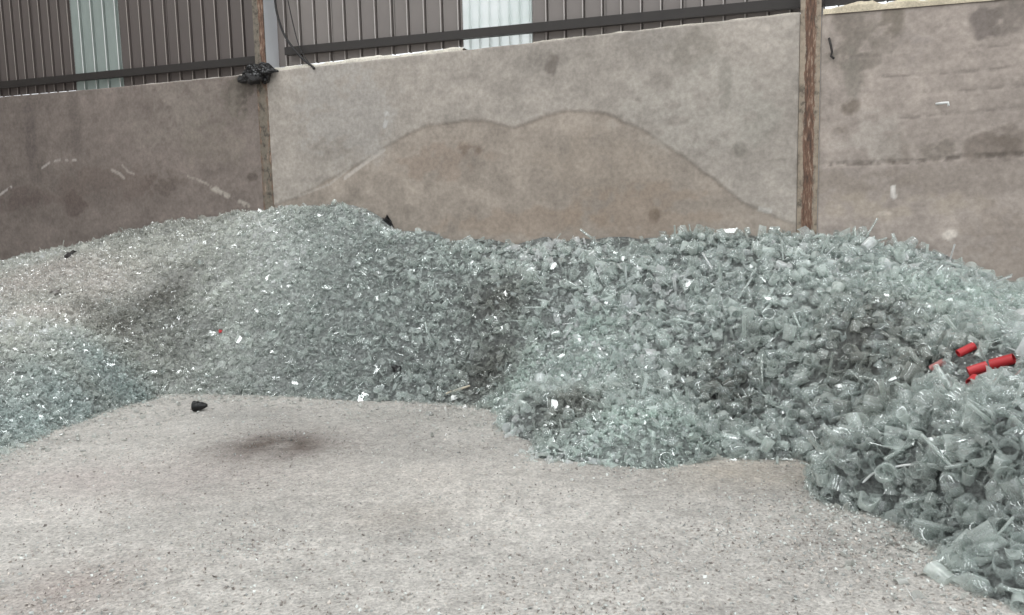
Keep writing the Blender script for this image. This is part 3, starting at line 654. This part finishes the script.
tag(o, 'loose clear cullet covering the glass heap', 'broken glass', kind='stuff')
# fine crushed glass between the pieces
CR = [crumb(300 + k) for k in range(10)]
u, v, h, P, q = sample_heap(175000, rng)
f = np.clip(0.30 + psum(P_FINE, u, v) + 0.8 * psum(P_SAND, u, v) + 0.35 * smooth(2.5, -0.5, u) + 0.3 * smooth(0.25, 0.0, h), 0, 1); k = rng.random(len(u)) < f
u, v, h, P = u[k], v[k], h[k], P[k]; n = len(u); print('crushed', n)
sz = rng.uniform(0.012, 0.034, n) * (0.8 + 0.4 * rng.random(n)); C = glass_tint(u, v) * rng.uniform(0.75, 1.4, (n, 1)); nn = heap_n(u, v)
o = scatter_mesh('crushed_glass', CR, rng.integers(0, 10, n), rand_rot(n, rng), sz, P + nn * (rng.uniform(-0.2, 1.0, n) * 0.02)[:, None], C, M_CRUMB)
tag(o, 'fine crushed glass filling the gaps of the heap', 'crushed glass', kind='stuff')

# glass strewn on the floor in front of the tip, half trodden in
x = rng.uniform(-4.5, 4.2, 40000); y = rng.uniform(2.4, 8.0, 40000); P = np.stack([x, y, floor_h(x, y)], -1); u, v = to_uv(P); hh = heap_h(u, v)
wgt = 0; 
for (px, py, rx, ry) in [(905, 515, 0.35, 0.22), (960, 550, 0.4, 0.22), (1010, 580, 0.4, 0.2), (800, 455, 0.4, 0.15), (720, 452, 0.5, 0.12)]:
    c_ = at_z(px, py); wgt = np.maximum(wgt, blob(x, y, c_[0], c_[1], rx, ry))
for (px, py) in foot[1:9]:
    c_ = at_z(px, py + 5); wgt = np.maximum(wgt, 0.7 * blob(x, y, c_[0], c_[1], 0.5, 0.3))
k = (hh < 0.03) & (rng.random(40000) < wgt * 0.55); P, u, v = P[k], u[k], v[k]; n = len(P); print('spill', n)
pick = np.where(rng.random(n) < 0.15, rng.integers(0, 3, n), NS + rng.integers(0, 12, n)); sz = rng.uniform(0.015, 0.045, n) * np.where(P[:, 0] < 0.3, 0.75, 1)
o = scatter_mesh('glass_spill', CULLET, pick, rand_rot(n, rng), sz, P + np.array([0, 0, 0.1]) * sz[:, None], lin(222, 222, 217) * rng.uniform(0.8, 1.1, (n, 1)), M_CRUMB)
tag(o, 'pale broken glass trodden into the floor before the heap', 'glass spill', kind='stuff')

# grit and glass crumbs strewn on the floor
n = 260000; x = rng.uniform(-6, 4.5, n); y = rng.uniform(1.9, 8.5, n); P = np.stack([x, y, floor_h(x, y)], -1); u, v = to_uv(P); hh = heap_h(u, v)
vis, q = in_view(P); edge = np.exp(-np.clip(-hh, 0, 9) / 0.10)
rt = P_R = at_z(930, 520); nearr = blob(x, y, rt[0], rt[1], 0.8, 0.55)
cl = smooth(0.0, 0.25, fbm(x * 2.2, y * 2.2, 77, 3))
pr = 0.14 + 0.14 * smooth(4.4, 2.8, y) + 0.45 * edge + 0.75 * nearr + 0.30 * cl
k = vis & (hh < 0.0) & (rng.random(n) < pr); P, u, v, edge, nearr = P[k], u[k], v[k], edge[k], nearr[k]; n = len(P); print('grit', n)
sz = np.exp(rng.normal(math.log(0.0085), 0.5, n)) * (1 + 0.7 * nearr + 0.5 * edge) * (1 + 0.7 * smooth(4.6, 2.6, P[:, 1])); sz = np.minimum(sz, 0.024); glassy = rng.random(n) < 0.35 + 0.4 * edge + 0.4 * nearr
C = np.where(glassy[:, None], lin(208, 211, 207), lin(190, 182, 174)) * rng.uniform(0.42, 1.3, (n, 1))
sp = at_z(278, 445); C = C * (1 - 0.6 * blob(P[:, 0], P[:, 1], sp[0], sp[1], 0.46, 0.36))[:, None]
o = scatter_mesh('grit', CR, rng.integers(0, 10, n), rand_rot(n, rng), sz, P + np.array([0, 0, 0.15]) * sz[:, None], C, M_GRIT)
tag(o, 'grit and glass crumbs strewn over the dusty floor', 'grit', kind='stuff')

# ------------------------------------------------------------------ single glass things
def tmesh(name, t, mat, tint):
    v, f, sm = t; o = mesh_np(name, v, f, mat, sm, np.ones((len(v), 3)) * tint); COL.objects.unlink(o); me = o.data; bpy.data.objects.remove(o); return me
TG = lin(226, 234, 231)
jag = lambda n, lo, hi, sd: np.random.default_rng(sd).uniform(lo, hi, n)
KINDS = {
 'glass_cup': [tmesh('glass_cup', t, M_JAR, TG) for t in (cup(.055, .115, .004, .86), cup(.062, .105, .005, .92, lip=.006), cup(.05, .13, .004, .95), cup(.066, .09, .005, .80, lip=.004))],
 'broken_cup': [tmesh('broken_cup', t, M_JAR, TG) for t in (cup(.055, .12, .004, .9, n=18, jag=jag(18, .04, .12, 1)), cup(.06, .11, .005, .85, n=18, jag=jag(18, .03, .09, 2)), cup(.05, .09, .004, .95, n=18, jag=jag(18, .02, .06, 3)))],
 'glass_jar': [tmesh('glass_jar', t, M_JAR, TG) for t in (bottle(.05, .15), bottle(.058, .135))],
 'glass_tube': [tmesh('glass_tube', t, M_JAR, TG) for t in (tube(.018, .20), tube(.014, .26), tube(.026, .16))],
 'glass_dish': [tmesh('glass_dish', t, M_JAR, TG) for t in (dish(.065), dish(.052))],
 'glass_shard': [tmesh('glass_shard', t, M_GLASS, TG) for t in (shard(.06, 1.5, .10, .005, 6, 3, 11), shard(.05, 2.0, .09, .005, 6, 3, 12), shard(.07, 1.3, .08, .006, 6, 3, 13, .3), shard(.05, 1.5, .12, .005, 6, 3, 14))],
}
LOOK = {'glass_cup': ('clear glass cup', 'cup', 'glass cups'), 'broken_cup': ('jagged broken glass cup', 'broken cup', 'broken glass cups'), 'glass_jar': ('clear necked glass jar', 'jar', 'glass jars'),
        'glass_tube': ('thin clear glass tube', 'glass tube', 'glass tubes'), 'glass_dish': ('shallow clear glass dish', 'dish', 'glass dishes'), 'glass_shard': ('curved shard of clear glass', 'glass shard', 'glass shards')}
RED = heap_hit(985, 366); COLFOOT = uvz(CU2, 0.1, 1.3); COL1 = uvz(CU1, 0.1, 1.3); LOBE = heap_hit(640, 420); STRAP = heap_hit(905, 478); U_RED = to_uv(RED)[0]; U_LOBE = to_uv(LOBE)[0]
def zone(p, u, v, h):
    if np.linalg.norm(p - RED) < 0.75: return 'among the red plastic tubes'
    if np.linalg.norm(p - COLFOOT) < 1.1: return 'below the rust-streaked column'
    if np.linalg.norm(p - COL1) < 1.5: return 'below the column with the black bundle'
    if np.linalg.norm(p - LOBE) < 0.8: return 'on the pale crushed-glass mound'
    if np.linalg.norm(p - STRAP) < 0.5: return 'around the thin white strap'
    if h < 0.22: return 'along the foot of the heap'
    if v < 0.9: return 'high on the heap by the wall'
    if u > U_RED + 0.5: return 'on the slope beyond the red plastic tubes'
    if u > CU2 - 0.3: return 'between the rust-streaked column and the red tubes'
    if u < U_LOBE: return 'on the slope between the two columns'
    return 'between the pale mound and the rust-streaked column'
placed = np.array([[*heap_hit(x, y), 0.12] for x, y in [(966, 351), (979, 370), (990, 367), (1001, 363), (1012, 360), (972, 379), (937, 366), (970, 390), (985, 385), (1000, 376)]] + [[*heap_hit(x, y), 0.05] for x, y in [(872, 490), (888, 485), (904, 482), (924, 481), (944, 483)]])
def put(kind, p, nrm, g, scale, tilt=None):
    me = KINDS[kind][int(g.integers(len(KINDS[kind])))]
    o = bpy.data.objects.new(kind, me); COL.objects.link(o)
    Rm = rand_rot(1, g)[0] if tilt is None else tilt
    v0 = np.array([vv.co for vv in me.vertices[:]]) if False else None
    M = Matrix([list(map(float, r)) for r in Rm * scale]).to_4x4(); M.translation = Vector(p); o.matrix_world = M; return o
def basis(ax, g):
    ax = ax / np.linalg.norm(ax); t = g.normal(size=3); a = np.cross(ax, t); a /= np.linalg.norm(a); b = np.cross(ax, a); return np.stack([a, b, ax], 1)
def strew(kind, n, weight, g, smin=0.8, smax=1.15, lying=0.5, gap=0.085, lift=0.22):
    global placed
    cnt = 0; u, v, h, P, q = sample_heap(60000, g, 0.0)
    inside = (q[:, 0] > -10) & (q[:, 0] < W + 10) & (q[:, 1] < H + 10); w = weight(u, v, h, q) * inside / heap_n(u, v)[:, 2] ** 1.5
    order = np.argsort(-(np.log(np.maximum(w, 1e-9)) - np.log(-np.log(g.random(len(w))))))
    for i in order:
        if cnt >= n or w[i] < 1e-4: break
        p = P[i]; s = g.uniform(smin, smax)
        if len(placed) and np.min(np.linalg.norm(placed[:, :3] - p, axis=1) - placed[:, 3]) < gap * 0.5 * s: continue
        nrm = heap_n(u[i:i + 1], v[i:i + 1])[0]
        if g.random() < lying:
            t = g.normal(size=3); ax = t - (t @ nrm) * nrm + nrm * (g.uniform(-.08, .15) if kind == 'glass_tube' else g.uniform(-.15, .5))
        else:
            ax = nrm + g.normal(size=3) * 0.6 + np.array([0, -0.5, 0.2])
        Rm = basis(ax, g); o = put(kind, p, nrm, g, s, Rm)
        # rest the piece: its lowest point along the slope normal sinks a little into the loose bed
        co = np.empty(len(o.data.vertices) * 3, np.float32); o.data.vertices.foreach_get('co', co); loc = (co.reshape(-1, 3) * s) @ Rm.T; pr = loc @ nrm
        c = loc.mean(0); ext = pr.max() - pr.min()
        shift = p - (c - nrm * (c @ nrm)) + nrm * (-pr.min() - lift * ext); o.matrix_world.translation = Vector(shift)
        M = o.matrix_world.copy(); M.translation = Vector(shift); o.matrix_world = M
        a, cat, grp = LOOK[kind]; z_ = zone(p, u[i], v[i], h[i]); 
        up = ax[2] / np.linalg.norm(ax); pose = '' if kind in ('glass_shard', 'glass_tube') else ' tipped mouth up' if up > 0.5 else ' upside down' if up < -0.35 else ' on its side'
        if kind == 'glass_tube': pose = ' lying level' if abs(up) < 0.3 else ' poking up steeply'
        big = 'small ' if s < (smin + smax) / 2 - (smax - smin) * 0.15 else 'large ' if s > (smin + smax) / 2 + (smax - smin) * 0.2 else ''
        tag(o, big + a + pose + ' ' + z_, cat, (big + grp + pose.replace('on its side', 'on their sides') + ' ' + z_))
        placed = np.r_[placed, [[*p, gap * 0.5 * s]]]; cnt += 1
    return cnt
fresh = lambda u, v, h, q: smooth(3.3, 5.6, u - 0.1 * v) * (1 - 0.9 * psum(P_FINE, u, v)) / np.maximum(q[:, 2], 1) ** 2.5
g2 = np.random.default_rng(21)
print(strew('glass_cup', 300, fresh, g2, 0.55, 0.85, 0.5, 0.06), strew('broken_cup', 260, fresh, g2, 0.55, 0.85, 0.5, 0.06), strew('glass_jar', 140, fresh, g2, 0.55, 0.85, 0.8, 0.06), strew('glass_dish', 90, fresh, g2, 0.6, 0.9, 0.3, 0.075), )
mid = lambda u, v, h, q: smooth(0.5, 3.5, u - 0.1 * v) * (1 - 0.6 * psum(P_SAND, u, v)) / np.maximum(q[:, 2], 1) ** 1.0
print(strew('glass_tube', 150, mid, g2, 0.4, 0.7, 1.0, 0.05, 0.1), strew('glass_shard', 280, lambda u, v, h, q: smooth(4.0, 4.8, q[:, 2]) * smooth(-1.0, 2.5, u - 0.1 * v) * (1 - 0.8 * psum(P_SAND, u, v)) / np.maximum(q[:, 2], 1) ** 1.0, g2, 0.45, 0.75, 0.5, 0.06, 0.35))

# ------------------------------------------------------------------ odd things in and around the heap
def frame_obj(o, p, ax, g): 
    M = Matrix([list(map(float, r)) for r in basis(np.array(ax, float), g)]).to_4x4(); M.translation = Vector(p); o.matrix_world = M
def open_tube(name, r, L, mat, n=16, w=0.004):
    v, f, s_ = tube(r, L, w, n); v = v - np.array([0, 0, L / 2]); return mesh_np(name, v, f, mat, s_)
def along(px0, py0, px1, py1, r, lift=-0.005):
    a = heap_hit(px0, py0); b = heap_hit(px1, py1); return a + np.array([0, 0, r + lift]), b + np.array([0, 0, r + lift])
def red_tube(x0, y0, x1, y1, r, mat, label, stretch=1.0):
    a, b = along(x0, y0, x1, y1, r); L = min(np.linalg.norm(b - a), 0.32) * stretch
    o = open_tube('plastic_tube', r, L, mat); frame_obj(o, (a + b) / 2, b - a, g2)
    return tag(o, label, 'plastic tube', 'red plastic tubes in the heap')
red_tube(958, 357, 974, 349, 0.023, M_RED, 'short red plastic tube lying apart, up the slope from the longer ones')
red_tube(968, 376, 987, 370, 0.027, M_RED, 'red plastic tube butted end to end with a longer straight one')
red_tube(991, 369, 1014, 363, 0.028, M_RED, 'longest bright red plastic tube on the glass heap')
red_tube(970, 386, 975, 381, 0.022, M_RED, 'stubby red plastic tube end below the two longer tubes')
red_tube(931, 371, 944, 364, 0.019, M_PINK, 'faded dusty red plastic tube half buried in glass splinters')

# black cap on the floor
p = at_z(199, 411); p[2] = floor_h(p[0], p[1])
root = tag(empty('bottle_cap', p), 'small black ribbed cap lying on its side on the pale floor', 'cap')
def lobj(name, t, mat, parent, M):
    v, f, s_ = t; o = mesh_np(name, v, f, mat, s_); o.parent = parent; o.matrix_local = M; return o
lay = Matrix.Translation((-0.045, 0, 0.04)) @ Matrix.Rotation(math.radians(88), 4, 'Y')
lobj('cap_body', lathe([[(0.04, 0), (0.04, 0.045), (0.034, 0.05)], [(0.034, 0.05), (0.034, 0.07), (0.02, 0.1), (0.012, 0.115), (0.001, 0.118)], [(0.04, 0), (0.033, 0)], [(0.033, 0), (0.033, 0.03), (0.001, 0.032)]], 20), M_BLACK, root, lay)
lobj('collar_ring', lathe([[(0.043, 0.004), (0.0445, 0.01), (0.043, 0.016)], [(0.043, 0.016), (0.038, 0.016)], [(0.043, 0.004), (0.038, 0.004)]], 20), M_BLACK, root, lay)
# black scraps in the heap
def scrap(name, px, py, size, mat, label, cat, seed, ax=(0, 0, 1), lift=0.3):
    g = np.random.default_rng(seed); n = 9; V = []
    for i in range(n):
        for j in range(5):
            a, b = i / (n - 1) - .5, j / 4 - .5
            V.append((a * size[0] * (1 + 0.2 * g.normal()), b * size[1] * (1 + 0.25 * g.normal()), size[2] * (math.cos(a * 6) * .5 + .5 * g.normal() * .6)))
    o = pyobj(name, V, [tuple(f) for f in grid_faces(n, 5)], mat); sol = o.modifiers.new('thickness', 'SOLIDIFY'); sol.thickness = 0.006
    p = heap_hit(px, py); p[2] += size[2] * lift; frame_obj(o, p, ax, g); return tag(o, label, cat)
scrap('plastic_scrap', 397, 369, (0.10, 0.07, 0.035), M_BLACK, 'black plastic scrap at the foot of the glass heap', 'plastic scrap', 5)
scrap('plastic_scrap', 388, 223, (0.08, 0.12, 0.03), M_BLACK, 'small black scrap on the crest of the heap by the wall', 'plastic scrap', 6, (0.3, -1, 0.3))
scrap('plastic_scrap', 221, 333, (0.05, 0.03, 0.015), M_RED, 'tiny red scrap alone on the crushed glass slope', 'plastic scrap', 7, lift=1.5)
scrap('sacking_scrap', 70, 258, (0.24, 0.08, 0.03), M_GIRT, 'dark flat scrap on the sandy crest by the dark wall', 'scrap', 8, (0.0, -0.6, 1), lift=1.0)
scrap('stone_lump', 57, 293, (0.13, 0.10, 0.05), M_ROOF, 'grey lump on the sandy end of the heap', 'stone', 9)
scrap('paper_scrap', 454, 400, (0.09, 0.05, 0.02), M_WHITE, 'white scrap beside the wooden slip at the heap foot', 'scrap', 10, lift=1.5)
# pale wooden slip and white wire
a, b = along(446, 396, 470, 388, 0.008, 0.012); d = (b - a); L = np.linalg.norm(d)
V, Fc = tube_path([a + d * t for t in np.linspace(0, 1, 5)], [0.008, 0.011, 0.012, 0.011, 0.008], 6); tag(pyobj('wooden_slip', V, Fc, M_WOODSLIP), 'pale wooden slip leaning on the foot of the heap', 'wood slip')
pts = []
for (x, y) in [(846, 494), (858, 491), (872, 486), (888, 481), (904, 478), (924, 477), (944, 479), (962, 478)]:
    q = heap_hit(x, y); pts.append(q + np.array([0, 0, 0.065 if x > 860 else 0.02]))
V, Fc = tube_path(pts, 0.006, 6); tag(pyobj('plastic_strap', V, Fc, M_WHITE, True), 'thin white strap trailing from the glass cups onto the floor', 'strap')

# ------------------------------------------------------------------ black bundle on the column, cables, hooks
uc, zc = at_wall(258, 74, 0.05); g = np.random.default_rng(4)
root = tag(empty('plastic_bundle', uvz(uc, 0.03, zc)), 'crumpled black plastic bundle hung on the column at the wall top', 'bundle')
def pwall(px, py, v): u_, z_ = at_wall(px, py, v); return uvz(u_, v, z_)
def sheet_from(name, rows, mat, parent, th=0.008):
    nr, nc = len(rows), len(rows[0]); V = [pwall(*c) for r in rows for c in r]
    o = pyobj(name, V, [tuple(f) for f in grid_faces(nr, nc)], mat, False, parent); o.matrix_parent_inverse = Matrix.Translation(parent.location).inverted()
    sd = o.modifiers.new('sub', 'SUBSURF'); sd.levels = 3; sd.render_levels = 3; tx = bpy.data.textures.new('crumple', 'CLOUDS'); tx.noise_scale = 0.09; dm = o.modifiers.new('crumple', 'DISPLACE'); dm.texture = tx; dm.strength = 0.09; so = o.modifiers.new('th', 'SOLIDIFY'); so.thickness = th; return o
sheet_from('upper_fold', [[(249, 66, 0.02), (254, 62.5, 0.10), (262, 62.5, 0.12), (268, 65, 0.05)], [(244, 72, 0.03), (252, 69, 0.17), (264, 69, 0.19), (275, 69, 0.05)], [(240, 76, 0.03), (251, 76, 0.20), (264, 75, 0.21), (281, 71.5, 0.03)], [(246, 79, 0.03), (254, 80, 0.12), (263, 79, 0.12), (272, 74, 0.03)]], M_BLACK, root)
sheet_from('lower_fold', [[(239, 75, 0.05), (250, 73, 0.16), (262, 74, 0.14)], [(236, 80, 0.06), (249, 79, 0.22), (263, 77, 0.16)], [(243, 84, 0.05), (251, 85, 0.16), (262, 80, 0.10)], [(252, 85, 0.03), (256, 85, 0.08), (260, 83, 0.04)]], M_CABLE, root)
sheet_from('hanging_flap', [[(261, 73, 0.08), (268, 72, 0.14), (273, 73, 0.06)], [(261, 79, 0.08), (267, 79, 0.15), (271, 78, 0.05)], [(263, 84, 0.05), (266, 85, 0.09), (269, 82, 0.04)]], M_BLACK, root)
def cable(pts, r, label, v=0.03):
    P = np.array([pwall(x, y, vv) for x, y, vv in pts]); t = np.linspace(0, len(P) - 1, 40); i = np.clip(t.astype(int), 0, len(P) - 2)
    def cr(i, f):
        a, b, c, d = P[max(i - 1, 0)], P[i], P[i + 1], P[min(i + 2, len(P) - 1)]
        return 0.5 * (2 * b + (c - a) * f + (2 * a - 5 * b + 4 * c - d) * f * f + (3 * b - a - 3 * c + d) * f ** 3)
    V, Fc = tube_path([cr(k, tt - k) for k, tt in zip(i, t)], r, 8); return tag(pyobj('cable', V, Fc, M_CABLE, True), label, 'cable')
cable([(273, -60, -0.08), (274, -20, -0.06), (276, 8, -0.05), (283, 32, -0.04), (293, 48, -0.03), (304, 60, 0.0), (313, 67, 0.02), (314, 69, 0.03)], 0.013, 'thick black cable drooping beside the column onto the wall top')
cable([(278, -60, -0.1), (286, -10, -0.1), (294, 28, -0.1), (300, 48, -0.08), (307, 60, -0.03), (312, 66, 0.02), (313, 69, 0.03)], 0.006, 'thin dark cable drooping behind the thick one')
def hook(pts, r, mat, label):
    V, Fc = tube_path([pwall(x, y, v) for x, y, v in pts], r, 6); return tag(pyobj('wall_hook', V, Fc, mat, True), label, 'hook')
hook([(829, 38, 0.02), (831, 46, 0.03), (832, 52, 0.03), (831, 56, 0.03), (834, 58.5, 0.05)], 0.010, M_GIRT, 'bent rusty rebar hook on the wall beside the rusted column')
hook([(936, 104, 0.02), (943, 103, 0.05), (948, 102.5, 0.05), (948.5, 106, 0.05)], 0.011, M_WHITE, 'small pale peg sticking out of the cracked wall bay')
